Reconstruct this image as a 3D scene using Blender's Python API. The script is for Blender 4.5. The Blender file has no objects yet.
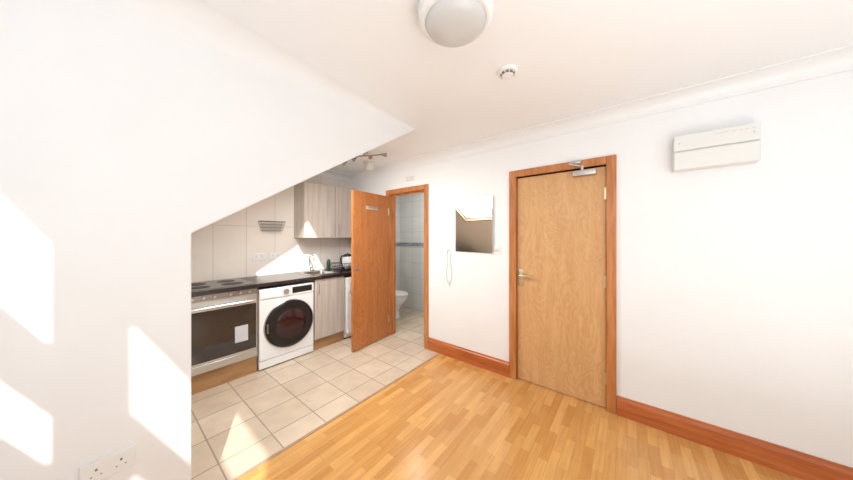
import bpy, bmesh, math
from mathutils import Vector, Matrix
S = bpy.context.scene
COL = S.collection
try:
    S.view_settings.view_transform = 'Standard'
except Exception: pass

# ---------------------------------------------------------------- materials
def lin(c):
    o=[]
    for v in c:
        v=v/255.0
        o.append(v/12.92 if v<=0.04045 else ((v+0.055)/1.055)**2.4)
    return (o[0],o[1],o[2],1.0)
def newmat(name):
    m=bpy.data.materials.new(name); m.use_nodes=True
    nt=m.node_tree; b=nt.nodes['Principled BSDF']
    return m,nt,b
def plain(name,c,rough=0.5,metal=0.0,noise=0.0,nscale=8.0,spec=None):
    m,nt,b=newmat(name)
    b.inputs['Base Color'].default_value=lin(c)
    b.inputs['Roughness'].default_value=rough
    b.inputs['Metallic'].default_value=metal
    if spec is not None: b.inputs['Specular IOR Level'].default_value=spec
    if noise>0:
        tc=nt.nodes.new('ShaderNodeTexCoord'); n=nt.nodes.new('ShaderNodeTexNoise')
        n.inputs['Scale'].default_value=nscale; n.inputs['Detail'].default_value=4
        nt.links.new(tc.outputs['Object'],n.inputs['Vector'])
        r=nt.nodes.new('ShaderNodeValToRGB')
        a=lin([max(0,v*(1-noise)) for v in c]); bb=lin([min(255,v*(1+noise)) for v in c])
        r.color_ramp.elements[0].color=a; r.color_ramp.elements[0].position=0.3
        r.color_ramp.elements[1].color=bb; r.color_ramp.elements[1].position=0.7
        nt.links.new(n.outputs['Fac'],r.inputs['Fac']); nt.links.new(r.outputs['Color'],b.inputs['Base Color'])
    return m
def wood(name,cs,scale=(30,30,2),rough=0.4,dist=0.6,swirl=0.0,sscale=(3.4,3.4,1.3),rings=110.0):
    m,nt,b=newmat(name); L=nt.links
    tc=nt.nodes.new('ShaderNodeTexCoord'); mp=nt.nodes.new('ShaderNodeMapping')
    mp.inputs['Scale'].default_value=scale
    L.new(tc.outputs['Object'],mp.inputs['Vector'])
    n=nt.nodes.new('ShaderNodeTexNoise'); n.inputs['Scale'].default_value=1.0
    n.inputs['Detail'].default_value=6; n.inputs['Distortion'].default_value=dist; n.inputs['Roughness'].default_value=0.6
    L.new(mp.outputs['Vector'],n.inputs['Vector'])
    fac=n.outputs['Fac']
    if swirl>0:
        # rotary-cut veneer figure: contour lines of a stretched smooth noise field
        n2=nt.nodes.new('ShaderNodeTexNoise'); mp2=nt.nodes.new('ShaderNodeMapping')
        mp2.inputs['Scale'].default_value=sscale; mp2.inputs['Location'].default_value=(1.3,2.7,.4)
        n2.inputs['Scale'].default_value=1.0; n2.inputs['Detail'].default_value=3; n2.inputs['Roughness'].default_value=0.48; n2.inputs['Distortion'].default_value=1.3
        L.new(tc.outputs['Object'],mp2.inputs['Vector']); L.new(mp2.outputs['Vector'],n2.inputs['Vector'])
        mul=nt.nodes.new('ShaderNodeMath'); mul.operation='MULTIPLY'; mul.inputs[1].default_value=rings
        L.new(n2.outputs['Fac'],mul.inputs[0])
        sn=nt.nodes.new('ShaderNodeMath'); sn.operation='SINE'; L.new(mul.outputs[0],sn.inputs[0])
        ms=nt.nodes.new('ShaderNodeMath'); ms.operation='MULTIPLY_ADD'; ms.inputs[1].default_value=swirl
        h=nt.nodes.new('ShaderNodeMath'); h.operation='MULTIPLY_ADD'; h.inputs[1].default_value=.5; h.inputs[2].default_value=.25
        L.new(n.outputs['Fac'],h.inputs[0])
        L.new(sn.outputs[0],ms.inputs[0]); L.new(h.outputs[0],ms.inputs[2]); fac=ms.outputs[0]
    r=nt.nodes.new('ShaderNodeValToRGB')
    e=r.color_ramp.elements
    e[0].position=0.3; e[0].color=lin(cs[0]); e[1].position=0.7; e[1].color=lin(cs[-1])
    if len(cs)==3:
        k=e.new(0.5); k.color=lin(cs[1])
    L.new(fac,r.inputs['Fac']); L.new(r.outputs['Color'],b.inputs['Base Color'])
    b.inputs['Roughness'].default_value=rough
    return m
def brick(name,c1,c2,cm,w,h,mortar,rough,axes='XY',offset=0.0,bias=0.0,grain=None,msmooth=0.1,shift=(0,0,0),bump=0.0,freq=2):
    m,nt,b=newmat(name); L=nt.links
    tc=nt.nodes.new('ShaderNodeTexCoord')
    sp=nt.nodes.new('ShaderNodeSeparateXYZ'); cb=nt.nodes.new('ShaderNodeCombineXYZ')
    mp=nt.nodes.new('ShaderNodeMapping'); mp.inputs['Location'].default_value=shift
    L.new(tc.outputs['Object'],mp.inputs['Vector']); L.new(mp.outputs['Vector'],sp.inputs[0])
    L.new(sp.outputs[axes[0]],cb.inputs['X']); L.new(sp.outputs[axes[1]],cb.inputs['Y'])
    t=nt.nodes.new('ShaderNodeTexBrick')
    t.offset=offset; t.offset_frequency=freq
    t.inputs['Color1'].default_value=lin(c1); t.inputs['Color2'].default_value=lin(c2); t.inputs['Mortar'].default_value=lin(cm)
    t.inputs['Scale'].default_value=1.0; t.inputs['Brick Width'].default_value=w; t.inputs['Row Height'].default_value=h
    t.inputs['Mortar Size'].default_value=mortar; t.inputs['Mortar Smooth'].default_value=msmooth; t.inputs['Bias'].default_value=bias
    L.new(cb.outputs[0],t.inputs['Vector'])
    out=t.outputs['Color']
    n=nt.nodes.new('ShaderNodeTexNoise'); mp3=nt.nodes.new('ShaderNodeMapping')
    g=grain or ((6,6,6),0.12)
    mp3.inputs['Scale'].default_value=g[0]; n.inputs['Scale'].default_value=1; n.inputs['Detail'].default_value=5
    L.new(tc.outputs['Object'],mp3.inputs['Vector']); L.new(mp3.outputs['Vector'],n.inputs['Vector'])
    mr=nt.nodes.new('ShaderNodeMapRange'); mr.inputs['From Min'].default_value=0.3; mr.inputs['From Max'].default_value=0.7
    mr.inputs['To Min'].default_value=1-g[1]; mr.inputs['To Max'].default_value=1+g[1]*0.6
    L.new(n.outputs['Fac'],mr.inputs['Value'])
    vm=nt.nodes.new('ShaderNodeVectorMath'); vm.operation='SCALE'
    L.new(out,vm.inputs[0]); L.new(mr.outputs[0],vm.inputs['Scale'])
    L.new(vm.outputs[0],b.inputs['Base Color'])
    b.inputs['Roughness'].default_value=rough
    if bump>0:
        bp=nt.nodes.new('ShaderNodeBump'); bp.inputs['Strength'].default_value=bump; bp.inputs['Distance'].default_value=0.002; bp.invert=True
        L.new(t.outputs['Fac'],bp.inputs['Height']); L.new(bp.outputs[0],b.inputs['Normal'])
    return m

M_wall=plain('white_paint',(242,243,243),0.6,noise=0.006,nscale=3)
M_ceil=plain('ceiling_paint',(246,248,249),0.7,noise=0.004,nscale=2)
M_slope=plain('warm_slope_paint',(244,232,216),0.7,noise=0.01,nscale=2)
M_gloss=plain('white_gloss_paint',(241,242,242),0.35)
M_plast=plain('white_plastic',(240,240,238),0.35)
M_plast2=plain('cream_plastic',(214,211,203),0.4)
M_tan=plain('tan_plastic',(212,198,174),0.4)
M_box=plain('aged_white_plastic',(230,230,226),0.4)
M_chain=plain('bead_plastic',(240,240,238),0.4)
M_enamel=plain('white_enamel',(244,245,246),0.25)
M_grey=plain('grey_diffuser',(206,206,204),0.3)
M_black=plain('black_plastic',(20,20,22),0.3)
M_wire=plain('coated_wire',(140,138,136),0.35,0.6)
M_glassb=plain('brown_black_glass',(46,40,39),0.05,spec=0.8)
M_drum=plain('drum_glass',(48,16,18),0.06)  # reddish tint paints a dark reflection into the glass colour
M_steel=plain('brushed_steel',(196,193,189),0.3,0.9)
M_dsteel=plain('dark_brushed_steel',(146,140,134),0.3,0.9)
M_chrome=plain('chrome',(215,215,218),0.15,1.0)
M_dchrome=plain('dull_chrome',(168,166,164),0.25,1.0)
M_brass=plain('satin_brass',(214,204,172),0.3,0.9)
M_mirror=plain('mirror_silver',(240,242,242),0.0,1.0)
M_worktop=plain('dark_laminate',(44,35,33),0.25,noise=0.3,nscale=60)
M_ceram=plain('white_ceramic',(240,241,241),0.15)
M_green=plain('dark_green_plastic',(52,92,70),0.35)
M_hot=plain('cast_iron',(40,38,38),0.5)
M_brown=plain('brown_shade',(128,117,108),0.6)
M_sticker=plain('paper_sticker',(205,208,212),0.6)
M_ply=wood('birch_plywood',[(198,147,96),(212,165,113),(223,181,131)],(18,18,2.2),0.22,1.0,swirl=0.055,sscale=(3.2,3.2,1.5),rings=115)
M_orange=wood('varnished_pine_door',[(168,100,52),(190,119,64),(202,134,78)],(16,16,1.8),0.24,1.0,swirl=0.05,sscale=(3.0,3.0,1.4))
M_frame=wood('varnished_frame',[(164,100,52),(190,122,68),(208,142,86)],(22,22,2.2),0.3)
M_skirtY=wood('varnished_skirting',[(160,80,38),(188,104,54),(206,126,74)],(20,1.6,20),0.3)
M_plinth=wood('oak_plinth',[(150,110,70),(172,132,88),(184,144,100)],(2,20,20),0.45)
M_grey_w=wood('grey_woodgrain',[(184,172,162),(201,191,181),(212,204,195)],(45,45,1.5),0.4,0.4)
M_floor=brick('beech_strip_floor',(229,176,108),(202,143,78),(178,124,68),0.29,0.056,0.0006,0.2,'XY',offset=0.41,grain=((4,60,4),0.12),freq=2)
M_tile=brick('cream_floor_tile',(224,206,184),(210,191,169),(168,154,138),0.305,0.305,0.0045,0.26,'XY',0.0,grain=((7,7,7),0.09),shift=(0.06,-0.15,0),bump=0.3)
M_btile=brick('white_wall_tile',(226,226,222),(220,221,218),(190,190,188),0.2,0.3,0.003,0.2,'YZ',0.0,grain=((3,3,3),0.03))
M_btile2=brick('white_wall_tile_side',(226,226,222),(220,221,218),(190,190,188),0.2,0.3,0.003,0.2,'XZ',0.0,grain=((3,3,3),0.03))
M_ktile=brick('pale_splashback_tile',(243,236,226),(239,231,221),(218,210,200),0.32,0.62,0.004,0.3,'XZ',0.0,grain=((4,4,4),0.03),shift=(0.0,0,0.31))
M_border=brick('mosaic_border',(110,125,140),(190,198,204),(150,155,160),0.04,0.03,0.003,0.3,'YZ',0.5,grain=((30,30,30),0.2))
M_border2=brick('mosaic_border_side',(110,125,140),(190,198,204),(150,155,160),0.04,0.03,0.003,0.3,'XZ',0.5,grain=((30,30,30),0.2))
M_pine=wood('pale_pine',[(166,136,106),(186,156,124)],(15,15,3),0.4)
def glassmat():
    m=bpy.data.materials.new('window_glass'); m.use_nodes=True; nt=m.node_tree; nt.nodes.clear()
    o=nt.nodes.new('ShaderNodeOutputMaterial'); t=nt.nodes.new('ShaderNodeBsdfTransparent'); g=nt.nodes.new('ShaderNodeBsdfGlossy')
    g.inputs['Roughness'].default_value=0.02; x=nt.nodes.new('ShaderNodeMixShader'); x.inputs[0].default_value=0.05
    nt.links.new(t.outputs[0],x.inputs[1]); nt.links.new(g.outputs[0],x.inputs[2]); nt.links.new(x.outputs[0],o.inputs[0]); return m
M_glass=glassmat()

# ---------------------------------------------------------------- mesh helpers
def B(): return bmesh.new()
def abox(bm,lo,hi,bev=0.0,seg=2):
    r=bmesh.ops.create_cube(bm,size=1.0); vs=r['verts']
    for v in vs:
        v.co=Vector([(lo[i]+hi[i])/2+v.co[i]*(hi[i]-lo[i]) for i in range(3)])
    if bev>0:
        es=list({e for v in vs for e in v.link_edges})
        bmesh.ops.bevel(bm,geom=es,offset=bev,segments=seg,affect='EDGES',profile=0.5)
def loft(bm,rings,cap=True,closed=False):
    vr=[[bm.verts.new(p) for p in r] for r in rings]
    n=len(vr[0]); m=len(vr)
    for i in range(m if closed else m-1):
        a=vr[i]; b=vr[(i+1)%m]
        for j in range(n):
            k=(j+1)%n
            try: bm.faces.new((a[j],a[k],b[k],b[j]))
            except Exception: pass
    if cap and not closed:
        try: bm.faces.new(vr[0][::-1])
        except Exception: pass
        try: bm.faces.new(vr[-1])
        except Exception: pass
def frame_of(d):
    d=Vector(d).normalized()
    u=d.orthogonal().normalized(); w=d.cross(u).normalized()
    return u,w
def acyl(bm,p0,p1,r0,r1=None,seg=28):
    r1=r0 if r1 is None else r1
    p0=Vector(p0);p1=Vector(p1);u,w=frame_of(p1-p0)
    cs=[(math.cos(2*math.pi*i/seg),math.sin(2*math.pi*i/seg)) for i in range(seg)]
    loft(bm,[[p0+u*c*r0+w*s*r0 for c,s in cs],[p1+u*c*r1+w*s*r1 for c,s in cs]])
def alathe(bm,prof,org=(0,0,0),axis=(0,0,1),seg=40):
    org=Vector(org); ax=Vector(axis).normalized(); u,w=frame_of(ax)
    rings=[]
    for r,t in prof:
        r=max(r,0.0004)
        rings.append([org+ax*t+u*math.cos(2*math.pi*i/seg)*r+w*math.sin(2*math.pi*i/seg)*r for i in range(seg)])
    loft(bm,rings)
def atube(bm,pts,r,seg=10,closed=False):
    pts=[Vector(p) for p in pts]; n=len(pts); rings=[]; up=None
    for i,p in enumerate(pts):
        if closed: d=pts[(i+1)%n]-pts[i-1]
        else: d=pts[min(i+1,n-1)]-pts[max(i-1,0)]
        d.normalize()
        if up is None: up=d.orthogonal().normalized()
        up=(up-d*up.dot(d)).normalized(); w=d.cross(up)
        rings.append([p+up*math.cos(2*math.pi*k/seg)*r+w*math.sin(2*math.pi*k/seg)*r for k in range(seg)])
    loft(bm,rings,cap=not closed,closed=closed)
def fin(bm,name,mat,parent=None,loc=(0,0,0),rot=(0,0,0),smooth=False,bev=0.0,label=None,**kw):
    bmesh.ops.recalc_face_normals(bm,faces=bm.faces)
    me=bpy.data.meshes.new(name); bm.to_mesh(me); bm.free()
    if smooth:
        me.polygons.foreach_set('use_smooth',[True]*len(me.polygons))
        try: me.set_sharp_from_angle(angle=math.radians(38))
        except Exception: pass
    o=bpy.data.objects.new(name,me); COL.objects.link(o); me.materials.append(mat)
    o.location=loc; o.rotation_euler=rot
    if parent: o.parent=parent
    if bev>0:
        md=o.modifiers.new('bevel','BEVEL'); md.width=bev; md.segments=2; md.limit_method='ANGLE'
    if label: o['label']=label
    for k,v in kw.items(): o[k]=v
    return o
def empty(name,loc,label,category,rot=(0,0,0),**kw):
    o=bpy.data.objects.new(name,None); o.empty_display_size=0.1; COL.objects.link(o)
    o.location=loc; o.rotation_euler=rot; o['label']=label; o['category']=category
    for k,v in kw.items(): o[k]=v
    return o
def bx(name,lo,hi,mat,parent=None,bev=0.0,label=None,**kw):
    c=[(lo[i]+hi[i])/2 for i in range(3)]
    bm=B(); abox(bm,[lo[i]-c[i] for i in range(3)],[hi[i]-c[i] for i in range(3)],bev,3)
    return fin(bm,name,mat,parent,loc=c,smooth=False,label=label,**kw)
def struct(o,label,cat):
    o['label']=label; o['category']=cat; o['kind']='structure'; return o

# ---------------------------------------------------------------- dimensions
D=2.555; H=2.44; KY=3.65; CY=1.57; TY=1.80; WX=-0.60; BY=-1.8; TIP=1.83
RK=(H-1.438)/(TIP-.249)
def roofz(x): return 1.438+RK*(x-.249)

def wall_holes(name,axis,a0,a1,u0,u1,z0,z1,holes,mat):
    bm=B()
    us=sorted({u0,u1,*[h[0] for h in holes],*[h[1] for h in holes]})
    for i in range(len(us)-1):
        ua,ub=us[i],us[i+1]; mid=(ua+ub)/2
        cov=sorted([(h[2],h[3]) for h in holes if h[0]<mid<h[1]])
        z=z0
        for c in cov+[(z1,z1)]:
            if c[0]>z+1e-6:
                if axis=='X': abox(bm,(a0,ua,z),(a1,ub,c[0]))
                else: abox(bm,(ua,a0,z),(ub,a1,c[0]))
            z=c[1]
    return fin(bm,name,mat)

struct(bx('floor',(WX-.1,BY-.1,-.06),(D+.12,TY,0),M_floor),'honey beech wood strip floor of the living room','floor')
struct(bx('floor_kitchen',(-.4,TY,-.06),(3.85,KY+.1,0),M_tile),'cream square ceramic floor tiles in kitchen and bathroom','floor')
struct(bx('trim_1',(.2,TY-.012,0),(D,TY+.012,.004),M_pine),'thin wooden threshold strip between tiles and wood floor','trim')
bm=B(); abox(bm,(WX-.03,BY-.1,H),(D+.12,CY+.1,H+.06)); abox(bm,(TIP,CY+.1,H),(D+.12,KY+.1,H+.06))
abox(bm,(D+.12,TY-.1,H),(3.85,KY+.1,H+.06))
struct(fin(bm,'ceiling',M_ceil),'flat white painted ceiling','ceiling')
struct(wall_holes('wall_right','X',D,D+.12,BY-.1,KY+.1,0,H,[(.125,.891,-1,2.012),(2.035,2.71,-1,2.042)],M_wall),'white painted wall with two doorways','wall')
struct(bx('wall_back',(WX-.03,BY-.1,0),(D,BY,H),M_wall),'plain white painted wall','wall')
WH=[(-1.0,.114,1.46,2.32),(.443,1.32,1.46,2.32)]
struct(wall_holes('wall_left','X',WX-.03,WX,BY,CY+.1,0,H,WH,M_wall),'white painted wall with two high windows','wall')
bm=B()
poly=[(WX,0),(.249,0),(.249,1.438),(TIP,H),(WX,H)]
f=[bm.verts.new((x,CY,z)) for x,z in poly]; g=[bm.verts.new((x,CY+.1,z)) for x,z in poly]
bm.faces.new(f); bm.faces.new(g[::-1])
for i in range(5):
    j=(i+1)%5; bm.faces.new((f[i],f[j],g[j],g[i]))
struct(fin(bm,'wall_front',M_wall,bev=0.006),'white partition wall with a diagonal edge above the kitchen opening','wall')
# fillet added to soften the tone line at the junction of partition wall and ceiling, dying out towards the tip
bm=B(); rings=[]
for i in range(17):
    t=i/16; x=WX+(TIP-.12-WX)*t; r=.20*(1-t)**.8+.002
    prof=[(x,CY+.002,H+.002),(x,CY+.002,H-r)]+[(x,CY-r+r*math.cos(a),H-r+r*math.sin(a)) for a in [k/12*math.pi/2 for k in range(0,13)]]+[(x,CY-r,H+.002)]
    rings.append(prof)
loft(bm,rings)
struct(fin(bm,'trim_8',M_wall,smooth=True),'added fillet softening the tone line between wall and ceiling','trim')
struct(bx('wall_kitchen',(-.4,KY,0),(D,KY+.1,H+.05),M_ktile),'pale large-tiled wall behind the kitchen units','wall')
struct(bx('wall_knee',(-.4,CY+.1,0),(-.3,KY,1.05),M_wall),'low white knee wall under the sloping ceiling','wall')
SK=(.70,1.45,1.72,2.73)
bm=B()
xs=[-.4,SK[0],SK[1],TIP+.06]; ys=[CY+.1,SK[2],SK[3],KY]
for i in range(3):
    for j in range(3):
        if i==1 and j==1: continue
        x0,x1,y0,y1=xs[i],xs[i+1],ys[j],ys[j+1]
        loft(bm,[[(x0,y0,roofz(x0)),(x1,y0,roofz(x1)),(x1,y1,roofz(x1)),(x0,y1,roofz(x0))],
                 [(x0,y0,roofz(x0)+.1),(x1,y0,roofz(x1)+.1),(x1,y1,roofz(x1)+.1),(x0,y1,roofz(x0)+.1)]])
struct(fin(bm,'ceiling_slope',M_slope),'sloping cream attic ceiling over the kitchen','ceiling')
sl=math.atan(RK)
mx=(SK[0]+SK[1])/2
w=empty('window_3',(mx,(SK[2]+SK[3])/2,roofz(mx)),'pine-framed roof skylight in the sloping ceiling','window',rot=(0,-sl,0),kind='structure')
hl=(SK[1]-SK[0])/2/math.cos(sl)-.002; hw=(SK[3]-SK[2])/2-.002
def ringbox(bm,hl,hw,b,z0,z1):
    abox(bm,(-hl,-hw,z0),(-hl+b,hw,z1)); abox(bm,(hl-b,-hw,z0),(hl,hw,z1))
    abox(bm,(-hl+b,-hw,z0),(hl-b,-hw+b,z1)); abox(bm,(-hl+b,hw-b,z0),(hl-b,hw,z1))
bm=B(); ringbox(bm,hl,hw,.03,.0,.10); fin(bm,'window_frame',M_pine,w)
bm=B(); ringbox(bm,hl-.03,hw-.03,.022,.05,.10); fin(bm,'window_sash',M_gloss,w)
bx('window_pane',(-hl+.052,-hw+.052,.07),(hl-.052,hw-.052,.075),M_glass,w)
for k,hh in enumerate(WH):
    w=empty('window_%d'%(k+1),(WX-.02,(hh[0]+hh[1])/2,hh[2]),'white-framed high window with a thick transom','window',kind='structure')
    a=(hh[1]-hh[0])/2; h=hh[3]-hh[2]; bm=B(); q=.02
    abox(bm,(0,-a,0),(.02,-a+q,h)); abox(bm,(0,a-q,0),(.02,a,h))
    abox(bm,(0,-a+q,0),(.02,a-q,.04)); abox(bm,(0,-a+q,h-q),(.02,a-q,h)); abox(bm,(0,-a+q,.24),(.02,a-q,.46))
    fin(bm,'window_frame',M_gloss,w)
    bx('window_pane',(.006,-a+q,.04),(.010,a-q,h-q),M_glass,w)
struct(bx('wall_bathroom',(3.75,TY-.1,0),(3.85,KY+.1,H),M_btile),'white tiled bathroom wall with a mosaic band','wall')
struct(bx('wall_bathroom_side',(D+.12,KY,0),(3.75,KY+.1,H),M_btile2),'white tiled bathroom side wall with a mosaic band','wall')
struct(bx('wall_bathroom_near',(D+.12,TY-.1,0),(3.75,TY,H),M_btile2),'white tiled bathroom side wall','wall')
struct(bx('trim_2',(3.742,TY,1.24),(3.75,KY-.008,1.31),M_border),'blue-grey mosaic tile band','trim')
struct(bx('trim_3',(D+.12,KY-.008,1.24),(3.75,KY,1.31),M_border2),'blue-grey mosaic tile band','trim')
def cove(name,swap,a,b):
    r=.1
    prof=[(0,0),(-r,0),(-r,-.010)]+[(-r+.006+(r-.016)*math.sin(i/8*math.pi/2),-.010-(r-.022)*(1-math.cos(i/8*math.pi/2))) for i in range(0,9)]+[(-.010,-r),(0,-r)]
    bm=B()
    if swap: rings=[[(x,KY+p,H+q) for p,q in prof] for x in (a,b)]
    else: rings=[[(D+p,y,H+q) for p,q in prof] for y in (a,b)]
    loft(bm,rings); return fin(bm,name,M_gloss)
struct(cove('trim_4',False,BY,KY-.1),'white plaster coving along the wall top','trim')
struct(cove('trim_5',True,1.89,D),'white plaster coving above the kitchen wall','trim')
def skirt(name,y0,y1):
    prof=[(0,0),(-.02,0),(-.02,.115),(-.016,.128),(-.011,.134),(-.008,.15),(0,.15)]
    bm=B(); loft(bm,[[(D+p,y,q) for p,q in prof] for y in (y0,y1)])
    return struct(fin(bm,name,M_skirtY),'varnished reddish wooden skirting board','skirting board')
skirt('baseboard_right',BY,.071); skirt('baseboard_right.001',.945,1.982)
struct(bx('baseboard_front',(WX,CY-.015,0),(.249,CY,.1),M_gloss),'low white painted skirting board','skirting board')
def doorframe(name,o0,o1,aw,top,label):
    bm=B(); i0,i1=o0+aw,o1-aw; it=top-aw-.002
    for a,b in ((o0,i0),(i1,o1)):
        abox(bm,(D-.02,a,0),(D,b,top),.004)
    abox(bm,(D-.02,i0,top-aw),(D,i1,top),.004)
    abox(bm,(D,i0-.013,0),(D+.12,i0+.002,it+.012)); abox(bm,(D,i1-.002,0),(D+.12,i1+.013,it+.012))
    abox(bm,(D,i0,it),(D+.12,i1,it+.012))
    abox(bm,(D+.062,i0+.002,0),(D+.08,i0+.02,it)); abox(bm,(D+.062,i1-.02,0),(D+.08,i1-.002,it)); abox(bm,(D+.062,i0+.02,it-.018),(D+.08,i1-.02,it))
    return struct(fin(bm,name,M_frame),label,'door frame')
doorframe('trim_6',.073,.943,.066,2.08,'varnished wooden frame around the closed entrance door')
doorframe('trim_7',1.985,2.760,.062,2.093,'varnished wooden frame around the bathroom doorway')
d1=empty('door_1',(D+.02,.508,0),'closed birch plywood entrance door with closer and lever handle','door',kind='structure')
bx('door_leaf',(0,-.364,.006),(.04,.364,2.006),M_ply,d1,bev=.002)
def lever(parent,x,y,z,dirn,face,mat=M_brass):
    bm=B(); abox(bm,(x+face*.008 if face<0 else x,y-.022,z-.08),(x if face<0 else x+.008,y+.022,z+.08),.003)
    acyl(bm,(x,y,z+.02),(x+face*.045,y,z+.02),.011,seg=16)
    atube(bm,[(x+face*.045,y,z+.02),(x+face*.05,y+dirn*.02,z+.02),(x+face*.05,y+dirn*.07,z+.022),(x+face*.045,y+dirn*.12,z+.016)],.011,12)
    return fin(bm,'handle',mat,parent,smooth=True,label='pale brass lever handle')
lever(d1,0,.328,1.02,-1,-1)
for z in (.25,1.05,1.78):
    bm=B(); acyl(bm,(-.006,-.366,z-.05),(-.006,-.366,z+.05),.007,seg=14); abox(bm,(-.003,-.364,z-.05),(0,-.352,z+.05)); fin(bm,'hinge',M_brass,d1,smooth=True)
bm=B(); abox(bm,(-.055,-.30,1.945),(0,-.13,1.992),.006); acyl(bm,(-.032,-.2,1.99),(-.032,-.2,2.03),.013)
atube(bm,[(-.032,-.2,2.025),(-.10,-.11,2.045)],.009); atube(bm,[(-.10,-.11,2.045),(-.045,-.15,2.065)],.009); abox(bm,(-.06,-.19,2.05),(-.041,-.13,2.078),.002)
fin(bm,'door_closer',M_steel,d1,smooth=True,label='silver overhead door closer')
RA=math.radians(185.1); HX,HY=D-.03,2.690
d2=empty('door_2',(HX,HY,0),'open varnished orange wood bathroom door','door',rot=(0,0,RA),kind='structure')
bx('door_leaf',(0,-.036,.01),(.64,0,2.0),M_orange,d2,bev=.002)
bm=B(); abox(bm,(.56,-.044,.93),(.60,-.036,1.07),.003)
acyl(bm,(.58,-.036,1.02),(.58,-.081,1.02),.008,seg=16)
atube(bm,[(.58,-.081,1.02),(.56,-.086,1.02),(.51,-.086,1.022),(.47,-.081,1.016)],.008,12)
fin(bm,'handle',M_brass,d2,smooth=True,label='metal lever handle')
bm=B(); alathe(bm,[(0,0),(.020,0),(.018,.006),(.007,.010),(.007,.022),(.014,.030),(.015,.038),(.009,.043),(0,.044)],(.59,0,1.02),(0,1,0),24)
fin(bm,'knob',M_dsteel,d2,smooth=True,label='small metal knob')
for z in (.25,1.78):
    bm=B(); acyl(bm,(-.006,.002,z-.05),(-.006,.002,z+.05),.006,seg=14); fin(bm,'hinge',M_brass,d2,smooth=True)
c=math.cos(RA); s_=math.sin(RA)
hr=empty('coat_hook_rail',(HX+.32*c,HY+.32*s_,1.80),'small pale hook rail fixed to the open door','coat hooks',rot=(0,0,RA))
bx('rail',(-.11,0.0,-.022),(.11,.008,.022),M_tan,hr,bev=.002)
for k in range(4):
    x=-.08+k*.053
    bm=B(); atube(bm,[(x,.008,.01),(x,.03,.0),(x,.04,.015)],.005,8); alathe(bm,[(.0,0),(.007,.003),(.008,.008),(0,.014)],(x,.04,.012),seg=12)
    fin(bm,'hook',M_dsteel,hr,smooth=True)

# ---------------------------------------------------------------- wall things
m=empty('wall_mirror',(D-.011,1.35,1.253),'frameless rectangular mirror on the white wall','mirror',rot=(0,0,math.radians(-2.6)))
bx('mirror_backing',(-.006,-.23,0),(0,.23,.605),M_grey,m)
bx('mirror_glass',(-.010,-.229,.001),(-.006,.229,.604),M_mirror,m)
def plate(name,loc,rotz,wd,ht,label,cat,rockers=1,sockets=0):
    r=empty(name,loc,label,cat,rot=(0,0,rotz))
    bx('plate',(-wd/2,-.008,-ht/2),(wd/2,0,ht/2),M_plast,r,bev=.003)
    if sockets:
        for k in range(sockets):
            x=(k-(sockets-1)/2)*.060
            bm=B(); abox(bm,(x-.003,-.0095,.004),(x+.003,-.0078,.012)); abox(bm,(x-.014,-.0095,-.015),(x-.009,-.0078,-.012)); abox(bm,(x+.009,-.0095,-.015),(x+.014,-.0078,-.012))
            fin(bm,'socket_holes',M_brown if rotz==0 and loc[1]<2 else M_black,r)
            bx('switch',(x-.007,-.012,.020),(x+.007,-.008,.033),M_plast,r,bev=.001)
    else:
        for k in range(rockers):
            x=(k-(rockers-1)/2)*.03
            bx('switch',(x-.011,-.014,-.018),(x+.011,-.008,.018),M_plast2,r,bev=.002)
    return r
plate('light_switch',(D,1.075,1.28),-math.pi/2,.086,.086,'white plastic light switch beside the mirror','light switch',2)
plate('power_socket',(.012,CY,.54),0,.136,.080,'white double power socket low on the white wall','power socket',sockets=2)
plate('power_socket',(1.21,KY,1.17),0,.146,.086,'white double socket on the kitchen wall tiles','power socket',sockets=2)
plate('power_socket',(1.40,KY,1.17),0,.146,.086,'white double socket on the kitchen wall tiles','power socket',sockets=2)
r=empty('bead_chain',(D+.002,1.675,1.27),'white bead chain hanging from a small wall hook','chain')
bm=B(); alathe(bm,[(0,0),(.012,0),(.012,-.004),(.004,-.006),(.004,-.02),(.008,-.024),(0,-.03)],(0,0,0),(1,0,0),16); fin(bm,'hook',M_plast,r,smooth=True)
bm=B()
N=64
for k in range(N):
    t=k/N*2*math.pi
    y=.032*math.sin(t)+.010*math.sin(4*t); z=-.215+.215*math.cos(t)
    bmesh.ops.create_icosphere(bm,subdivisions=1,radius=.0080,matrix=Matrix.Translation((-.0113,y,z)))
fin(bm,'beads',M_chain,r,smooth=True)
r=empty('air_vent',(D,2.29,2.205),'small white slotted vent plate above the doorway','vent')
bx('vent_plate',(-.012,-.085,-.035),(0,.085,.035),M_plast,r,bev=.003)
bm=B()
for k in range(4): abox(bm,(-.0145,-.07,-.022+k*.014-.003),(-.0115,.07,-.022+k*.014+.001))
fin(bm,'slats',M_grey,r)
r=empty('fuse_box',(D+.002,-.442,1.885),'white plastic consumer unit box with hinged lower flap','fuse box')
bx('body',(-.075,-.192,0),(0,.192,.235),M_box,r,bev=.006)
bx('cover',(-.088,-.190,.130),(-.075,.190,.233),M_box,r,bev=.004)
bx('flap',(-.087,-.190,.002),(-.075,.190,.122),M_box,r,bev=.004,label='hinged lower flap')
bm=B()
for k in range(4): abox(bm,(-.0895,-.17+k*.026,.205),(-.0878,-.155+k*.026,.209))
abox(bm,(-.0895,-.06,.207),(-.0878,.0,.210))
fin(bm,'markings',M_grey,r)
for y in (.165,-.165):
    bm=B(); acyl(bm,(-.088,y,.18),(-.0905,y,.18),.006,seg=12); fin(bm,'screw',M_grey,r)

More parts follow.
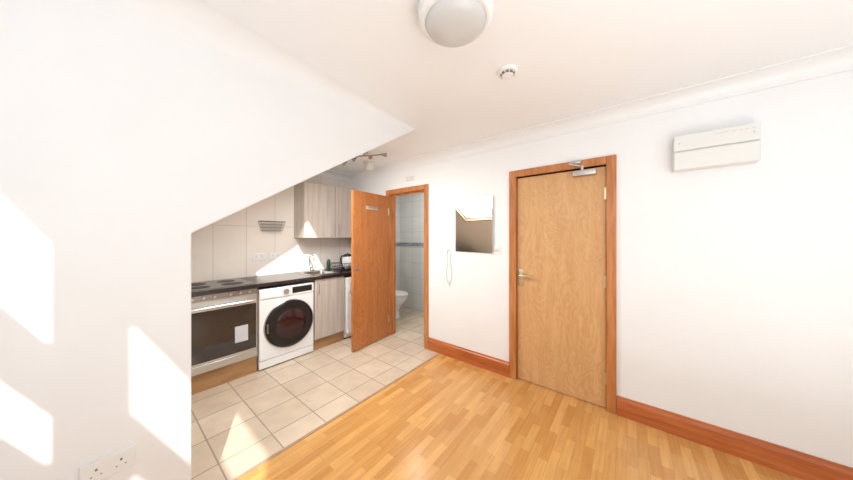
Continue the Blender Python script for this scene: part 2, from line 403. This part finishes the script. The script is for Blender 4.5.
# ---------------------------------------------------------------- ceiling things
r=empty('ceiling_lamp',(.95,.59,H),'round white bulkhead ceiling lamp with grey diffuser','ceiling lamp')
bm=B(); alathe(bm,[(0,0),(.145,0),(.158,-.012),(.163,-.04),(.158,-.075),(.142,-.088),(.132,-.088),(.130,-.07),(0,-.07)],seg=56); fin(bm,'lamp_base',M_plast,r,smooth=True)
bm=B(); alathe(bm,[(.131,-.07),(.131,-.088),(.122,-.104),(.098,-.118),(.062,-.127),(.02,-.131),(0,-.131)],seg=56); fin(bm,'lamp_shade',M_grey,r,smooth=True,label='grey frosted diffuser')
r=empty('smoke_alarm',(1.535,.58,H),'round white smoke alarm with dark slotted ring on the ceiling','smoke alarm')
bm=B(); alathe(bm,[(0,0),(.058,0),(.060,-.010),(.056,-.018),(.050,-.020),(0,-.020)]); fin(bm,'alarm_base',M_plast,r,smooth=True)
bm=B(); alathe(bm,[(0,-.020),(.044,-.020),(.040,-.030),(0,-.030)]); fin(bm,'vent_ring',M_brown,r,smooth=True)
bm=B()
for k in range(10):
    a=k/10*2*math.pi; acyl(bm,(.045*math.cos(a),.045*math.sin(a),-.019),(.032*math.cos(a),.032*math.sin(a),-.032),.0038,seg=8)
alathe(bm,[(0,-.030),(.034,-.030),(.033,-.036),(.018,-.040),(0,-.041)]); fin(bm,'alarm_cap',M_plast,r,smooth=True)
r=empty('smoke_alarm',(2.24,2.76,H),'round white heat alarm on the kitchen ceiling','smoke alarm')
bm=B(); alathe(bm,[(0,0),(.075,0),(.075,-.018),(.062,-.028),(0,-.028)]); fin(bm,'alarm_base',M_plast2,r,smooth=True)
bm=B(); alathe(bm,[(0,-.028),(.062,-.028),(.062,-.07),(.040,-.115),(0,-.125)]); fin(bm,'alarm_cap',M_plast2,r,smooth=True)
r=empty('ceiling_spotlight_bar',(1.92,2.46,H),'chrome curved ceiling bar with four adjustable spotlights','ceiling spotlight',rot=(0,0,math.radians(-51)))
bm=B(); alathe(bm,[(0,0),(.045,0),(.045,-.014),(.04,-.02),(0,-.02)],(0,0,0)); acyl(bm,(0,0,-.01),(0,0,-.055),.008,seg=12)
bar=[(-.22,.02,-.115),(-.16,.0,-.09),(-.08,-.01,-.068),(0,0,-.055),(.08,.01,-.048),(.16,.0,-.044),(.22,-.02,-.042)]
atube(bm,bar,.008,12); fin(bm,'bar',M_dchrome,r,smooth=True)
for k,(x,y,z,dx,dy,dz) in enumerate([(-.21,.02,-.115,-.6,-.3,-.5),(-.09,-.01,-.072,-.4,-.5,-.6),(.07,.01,-.05,.1,-.5,-.35),(.20,-.01,-.044,.7,-.2,-.1)]):
    d=Vector((dx,dy,dz)).normalized(); p=Vector((x,y,z)); bm=B()
    alathe(bm,[(0,-.01),(.011,-.008),(.015,.008),(.017,.024),(.024,.046),(.025,.052),(.021,.052),(.018,.046),(0,.044)],p+d*.012,d,24)
    fin(bm,'spotlight_head',M_dchrome,r,smooth=True)

# ---------------------------------------------------------------- kitchen
F=3.05
bm=B(); hx0,hx1,hy0,hy1=1.64,1.98,3.14,3.50
x0,x1,y0,y1=-.298,D-.003,3.03,KY-.002
abox(bm,(x0,y0,.892),(hx0,y1,.93)); abox(bm,(hx1,y0,.892),(x1,y1,.93)); abox(bm,(hx0,y0,.892),(hx1,hy0,.93)); abox(bm,(hx0,hy1,.892),(hx1,y1,.93))
o=fin(bm,'kitchen_worktop',M_worktop); o['label']='dark laminate kitchen worktop over the units'; o['category']='worktop'
r=empty('kitchen_sink',(1.81,3.32,.93),'stainless steel inset sink with drainer','sink')
bm=B()
def rr(hx,hy,z,cx=0,cy=0,rad=.04,n=5):
    pts=[]
    for sx,sy,a0 in ((1,1,0),(-1,1,90),(-1,-1,180),(1,-1,270)):
        for i in range(n+1):
            a=math.radians(a0+90*i/n); pts.append((cx+sx*(hx-rad)+rad*math.cos(a),cy+sy*(hy-rad)+rad*math.sin(a),z))
    return pts
loft(bm,[rr(.165,.175,.003),rr(.16,.17,-.01),rr(.15,.16,-.15),rr(.12,.13,-.16)],cap=False)
bm.faces.new([bm.verts.new(p) for p in rr(.12,.13,-.16)])
fin(bm,'sink_bowl',M_steel,r,smooth=True)
bm=B()
abox(bm,(-.185,-.2,.0),(-.16,.2,.004)); abox(bm,(.16,-.2,0),(.185,.2,.004)); abox(bm,(-.16,-.2,0),(.16,-.17,.004)); abox(bm,(-.16,.17,0),(.16,.2,.004))
fin(bm,'sink_rim',M_steel,r)
r=empty('kitchen_tap',(1.82,3.565,.93),'chrome swan-neck mixer tap behind the sink','tap')
bm=B(); alathe(bm,[(0,0),(.025,0),(.025,.01),(.018,.02),(.018,.06),(.013,.07),(0,.07)])
pts=[(0,0,.06),(0,0,.18)]+[(0,-.06+.06*math.cos(a),.18+.06*math.sin(a)) for a in [i/8*math.pi for i in range(1,9)]]+[(0,-.12,.155)]
atube(bm,pts,.010,14); fin(bm,'spout',M_chrome,r,smooth=True)
bm=B(); atube(bm,[(.015,0,.045),(.04,0,.055),(.075,-.005,.085)],.007,10); fin(bm,'lever',M_chrome,r,smooth=True)
r=empty('electric_hob',(.70,3.34,.93),'stainless electric hob with four black solid plates','hob')
bx('hob_plate',(-.29,-.25,0),(.29,.25,.004),M_dsteel,r,bev=.0015)
for x,y,rad in ((-.13,-.11,.075),(-.13,.12,.09),(.13,-.11,.09),(.13,.12,.075)):
    bm=B(); alathe(bm,[(0,.004),(rad+.004,.004),(rad+.003,.0055),(rad,.006),(rad,.007),(rad*.9,.008),(rad*.35,.008),(rad*.3,.0075),(0,.0075)],(x,y,0)); fin(bm,'hotplate',M_hot,r,smooth=True)
r=empty('built_in_oven',(.7025,F,0),'stainless built-in electric oven with dark glass door','oven')
w=.2965
bx('oven_body',(-w,.02,.175),(w,.55,.885),M_steel,r)
bx('control_panel',(-w,-.004,.835),(w,.02,.886),M_dsteel,r,bev=.003)
for x in (-.22,-.14,-.06,.06,.14,.22):
    bm=B(); alathe(bm,[(0,0),(.015,0),(.013,.016),(.011,.02),(0,.02)],(x,-.004,.861),(0,-1,0),24); abox(bm,(x-.002,-.028,.851),(x+.002,-.022,.871)); fin(bm,'knob',M_steel,r,smooth=True)
dr=fin((lambda b:(abox(b,(-w,0,.25),(w,.02,.828),.003),b)[1])(B()),'oven_door',M_steel,r)
bx('glass',(-w+.012,-.004,.270),(w-.012,0,.735),M_glassb,dr,bev=.002,label='dark oven door glass')
bm=B(); atube(bm,[(-.26,-.045,.770),(.26,-.045,.770)],.013,14); acyl(bm,(-.22,0,.770),(-.22,-.045,.770),.007,seg=12); acyl(bm,(.22,0,.770),(.22,-.045,.770),.007,seg=12); fin(bm,'handle',M_chrome,dr,smooth=True)
bx('sticker',(.10,-.0055,.37),(.21,-.004,.53),M_sticker,dr)
bx('lower_trim',(-w,.0,.175),(w,.02,.245),M_steel,r,bev=.002)
o=bx('oven_plinth',(.406,F+.02,0),(.999,F+.04,.172),M_plinth); o['label']='brown wood-effect plinth board under the oven'; o['category']='plinth'
r=empty('base_cabinet',(.05,F,0),'grey woodgrain base cabinet beside the oven','kitchen cabinet')
bx('body',(-.34,.02,.13),(.345,.55,.885),M_grey_w,r); bx('door',(-.34,0,.14),(.345,.018,.883),M_grey_w,r,bev=.002); bx('plinth',(-.34,.05,0),(.345,.066,.13),M_plinth,r)
r=empty('washing_machine',(1.3075,F-.01,0),'white front-loading washing machine with large dark porthole','washing machine')
w=.296
bx('body',(-w,.02,.012),(w,.57,.862),M_enamel,r,bev=.006)
bx('front_panel',(-w,0,.10),(w,.03,.745),M_enamel,r,bev=.008)
bx('kick_panel',(-w,.004,.015),(w,.03,.096),M_enamel,r,bev=.005)
bx('control_panel',(-w,-.004,.75),(w,.03,.862),M_enamel,r,bev=.008)
bx('detergent_drawer',(-.285,-.009,.762),(-.10,.0,.85),M_enamel,r,bev=.004)
bx('display',(.04,-.0065,.772),(.27,-.003,.842),M_black,r,bev=.002)
bm=B(); alathe(bm,[(0,0),(.032,0),(.03,.018),(.027,.022),(0,.022)],(-.03,-.004,.806),(0,-1,0),32); fin(bm,'knob',M_steel,r,smooth=True)
cz=.437
bm=B(); alathe(bm,[(.19,0),(.264,0),(.264,.012),(.256,.022),(.244,.026),(.244,.02),(.19,.02)],(0.015,0,cz),(0,-1,0),64)
dr=fin(bm,'door',M_black,r,smooth=True,label='round black porthole door')
bm=B(); alathe(bm,[(.264,-.002),(.272,-.002),(.272,.008),(.267,.013),(.262,.012)],(0.015,0,cz),(0,-1,0),64); fin(bm,'door_ring',M_steel,dr,smooth=True)
bm=B(); alathe(bm,[(.244,.020),(.236,.032),(.17,.038),(.16,.034)],(0.015,0,cz),(0,-1,0),64); alathe(bm,[(.162,.034),(.0,.034)],(0.015,0,cz),(0,-1,0),64); fin(bm,'door_rim',M_black,dr,smooth=True)
bm=B(); alathe(bm,[(.165,.035),(.13,.044),(.07,.050),(0,.052)],(0.015,0,cz),(0,-1,0),48); fin(bm,'door_glass',M_drum,dr,smooth=True)
bx('handle',(-.232,-.032,cz-.05),(-.212,-.022,cz+.05),M_dsteel,dr,bev=.004)
for x in (-.24,.24):
    for y in (.07,.52):
        bm=B(); acyl(bm,(x,y,0),(x,y,.014),.02,seg=16); fin(bm,'foot',M_black,r)
r=empty('base_cabinet',(1.835,F,0),'grey woodgrain base cabinet under the sink','kitchen cabinet')
bm=B(); abox(bm,(-.21,.02,.13),(-.195,.55,.885)); abox(bm,(.195,.02,.13),(.21,.55,.885)); abox(bm,(-.195,.02,.13),(.195,.55,.145)); abox(bm,(-.195,.54,.145),(.195,.55,.885)); fin(bm,'body',M_grey_w,r)
dr=bx('door',(-.21,0,.14),(.21,.018,.884),M_grey_w,r,bev=.002)
bm=B(); atube(bm,[(0,0,0),(0,-.03,0),(0,-.03,-.13),(0,0,-.13)],.005,10); fin(bm,'handle',M_chrome,dr,loc=(-.17,-.009,.33),smooth=True)
bx('plinth',(-.21,.03,0),(.21,.048,.13),M_plinth,r)
r=empty('undercounter_fridge',(2.30,F,0),'white undercounter fridge beside the sink cabinet','fridge')
bx('body',(-.235,.03,.02),(.235,.56,.862),M_enamel,r,bev=.006); dr=bx('door',(-.235,-.03,.09),(.235,.024,.86),M_enamel,r,bev=.012)
bm=B(); abox(bm,(-.012,-.02,-.07),(.012,0,.07),.006); fin(bm,'handle',M_plast2,dr,loc=(-.19,-.026,.25),smooth=True)
for x in (-.2,.2):
    for y in (.07,.52):
        bm=B(); acyl(bm,(x,y,0),(x,y,.022),.018,seg=14); fin(bm,'foot',M_black,r)
r=empty('wall_cabinet',(2.095,KY,1.41),'grey woodgrain wall cabinet with two doors','kitchen cabinet')
bx('body',(-.455,-.28,0),(.455,-.002,.74),M_grey_w,r)
for k,x in enumerate((-.455,.002)):
    dr=bx('door',(x,-.30,0),(x+.452,-.282,.74),M_grey_w,r,bev=.002)
    hx=.19 if k==0 else -.19
    bm=B(); atube(bm,[(0,0,0),(0,-.028,0),(0,-.028,.14),(0,0,.14)],.005,10); fin(bm,'handle',M_chrome,dr,loc=(hx,-.009,-.32),smooth=True)
r=empty('wire_basket',(1.345,KY,1.50),'grey wire utensil basket hung on the tiled wall','basket')
bm=B()
def rect(hw,y0,y1,z): return [(-hw,y0,z),(hw,y0,z),(hw,y1,z),(-hw,y1,z)]
def wirering(bm,c,r):
    for i in range(4): acyl(bm,c[i],c[(i+1)%4],r,seg=8)
wirering(bm,rect(.140,-.10,-.006,.12),.004); wirering(bm,rect(.11,-.08,-.006,0),.003); wirering(bm,rect(.13,-.093,-.006,.08),.0022); wirering(bm,rect(.12,-.087,-.006,.04),.0022)
for i in range(13):
    t=i/12
    acyl(bm,(-.140+.28*t,-.10,.12),(-.11+.22*t,-.08,0),.002,seg=6); acyl(bm,(-.140+.28*t,-.006,.12),(-.11+.22*t,-.006,0),.002,seg=6); acyl(bm,(-.11+.22*t,-.08,0),(-.11+.22*t,-.006,0),.002,seg=6)
fin(bm,'basket_wires',M_wire,r)
r=empty('dish_rack',(2.23,3.28,.93),'black wire dish drainer on the worktop','dish rack')
bm=B()
for z,hw,hd in ((.012,.15,.10),(.06,.16,.11),(.11,.17,.12)):
    wirering(bm,[(-hw,-hd,z),(hw,-hd,z),(hw,hd,z),(-hw,hd,z)],.004)
for i in range(12):
    t=-1+2*i/11
    acyl(bm,(.15*t,-.10,.012),(.17*t,-.12,.11),.0025,seg=6); acyl(bm,(.15*t,.10,.012),(.17*t,.12,.11),.0025,seg=6); acyl(bm,(.15*t,-.10,.012),(.15*t,.10,.012),.0025,seg=6)
for sx in (-1,1):
    for sy in (-1,1): acyl(bm,(.14*sx,.09*sy,0),(.14*sx,.09*sy,.014),.007,seg=10)
fin(bm,'rack_wires',M_black,r)
for k in range(3):
    p=empty('plate',(2.20+k*.05,3.28,.947),'white dinner plate standing in the dish drainer','plate'); p['group']='plates in the dish drainer'
    bm=B(); alathe(bm,[(0,0),(.055,0),(.06,.004),(.090,.014),(.090,.017),(.058,.008),(0,.006)],(0,0,.090),(1,0,.12),36)
    fin(bm,'plate_disc',M_ceram,p,smooth=True)
r=empty('washing_up_bottle',(2.11,3.56,.93),'dark green washing-up liquid bottle on the worktop','bottle')
bm=B(); alathe(bm,[(0,0),(.028,0),(.03,.01),(.03,.1),(.024,.135),(.012,.15),(.012,.158),(0,.158)]); fin(bm,'bottle_body',M_green,r,smooth=True)
bm=B(); alathe(bm,[(0,.158),(.014,.158),(.013,.178),(.006,.182),(.005,.195),(0,.195)]); fin(bm,'cap',M_plast,r,smooth=True)
r=empty('electric_kettle',(2.44,3.555,.93),'black electric kettle on the worktop','kettle')
bm=B(); alathe(bm,[(0,0),(.08,0),(.082,.02),(.076,.1),(.062,.19),(.058,.2),(0,.2)]); fin(bm,'kettle_body',M_black,r,smooth=True)
bm=B(); alathe(bm,[(0,.2),(.056,.2),(.05,.215),(.012,.222),(.012,.235),(0,.237)]); fin(bm,'lid',M_black,r,smooth=True)
bm=B(); atube(bm,[(-.055,0,.19),(-.11,0,.19),(-.125,0,.15),(-.115,0,.07),(-.075,0,.05)],.011,12); fin(bm,'handle',M_black,r,smooth=True)
# ---------------------------------------------------------------- toilet
r=empty('toilet',(3.21,3.30,0),'white ceramic close-coupled toilet in the bathroom','toilet')
def ell(rx,ry,cy,z,n=36): return [(rx*math.cos(2*math.pi*i/n),cy+ry*math.sin(2*math.pi*i/n),z) for i in range(n)]
bm=B(); loft(bm,[ell(.12,.19,.03,0),ell(.105,.165,.03,.04),ell(.10,.15,.02,.15),ell(.115,.17,-.01,.22),ell(.155,.215,-.04,.29),ell(.18,.235,-.06,.36),ell(.185,.24,-.06,.395),ell(.15,.20,-.06,.40),ell(.10,.14,-.06,.30)]); fin(bm,'bowl',M_ceram,r,smooth=True)
bm=B(); loft(bm,[ell(.185,.24,-.06,.402),ell(.192,.248,-.06,.408),ell(.190,.246,-.06,.432),ell(.17,.225,-.06,.440)]); fin(bm,'seat',M_plast,r,smooth=True)
bx('cistern',(-.19,.16,.40),(.19,.345,.76),M_ceram,r,bev=.02); bx('cistern_lid',(-.2,.15,.76),(.2,.348,.79),M_ceram,r,bev=.008)
bm=B(); alathe(bm,[(0,.79),(.02,.79),(.02,.797),(0,.798)],(0,.25,0)); fin(bm,'flush_button',M_chrome,r,smooth=True)

# ---------------------------------------------------------------- lights
def area(name,loc,rot,sx,sy,e,col=(1,1,1)):
    l=bpy.data.lights.new(name,'AREA'); l.shape='RECTANGLE'; l.size=sx; l.size_y=sy; l.energy=e; l.color=col
    o=bpy.data.objects.new(name,l); COL.objects.link(o); o.location=loc; o.rotation_euler=rot; return o
sun=bpy.data.lights.new('sun','SUN'); sun.energy=6.5; sun.angle=math.radians(0.8); sun.color=(1.0,.97,.93)
so=bpy.data.objects.new('sun',sun); COL.objects.link(so)
so.rotation_euler=Vector((1,2.2,-1.8)).to_track_quat('-Z','Y').to_euler()
cool=(.905,.958,1)
area('window_daylight',(WX+.03,-.5,1.88),(0,math.radians(-90),0),.8,1.5,6.2,cool)
area('back_fill',(.5,BY+.05,1.1),(math.radians(112),0,0),1.8,1.4,12.5,cool)  # added fill at the windowless back wall, brightens the whole room
area('ceiling_fill',(.5,-.9,.35),(math.radians(180),0,0),1.5,1.3,29,(.91,.96,1))  # unseen fill behind the camera, added to lift the ceiling
a=area('skylight_daylight',(mx,(SK[2]+SK[3])/2,roofz(mx)+.16),(0,-sl,0),.7,.95,40,(1,.99,.97))
area('bathroom_fill',(3.2,2.6,H-.05),(0,0,0),.5,.5,8,(1,.99,.97))  # fill added to brighten the bathroom, no fixture modelled
W=bpy.data.worlds.new('sky'); S.world=W; W.use_nodes=True
bg=W.node_tree.nodes['Background']; bg.inputs[0].default_value=(.85,.92,1,1); bg.inputs[1].default_value=1.6

# ---------------------------------------------------------------- camera
cam=bpy.data.cameras.new('camera'); co=bpy.data.objects.new('camera',cam); COL.objects.link(co)
cam.sensor_width=36; cam.sensor_fit='HORIZONTAL'; cam.lens=255/853*36; cam.shift_y=-3/853; cam.clip_start=.02
co.location=(0,0,1.42); co.rotation_euler=(math.radians(90),0,-math.radians(51.67))
S.camera=co
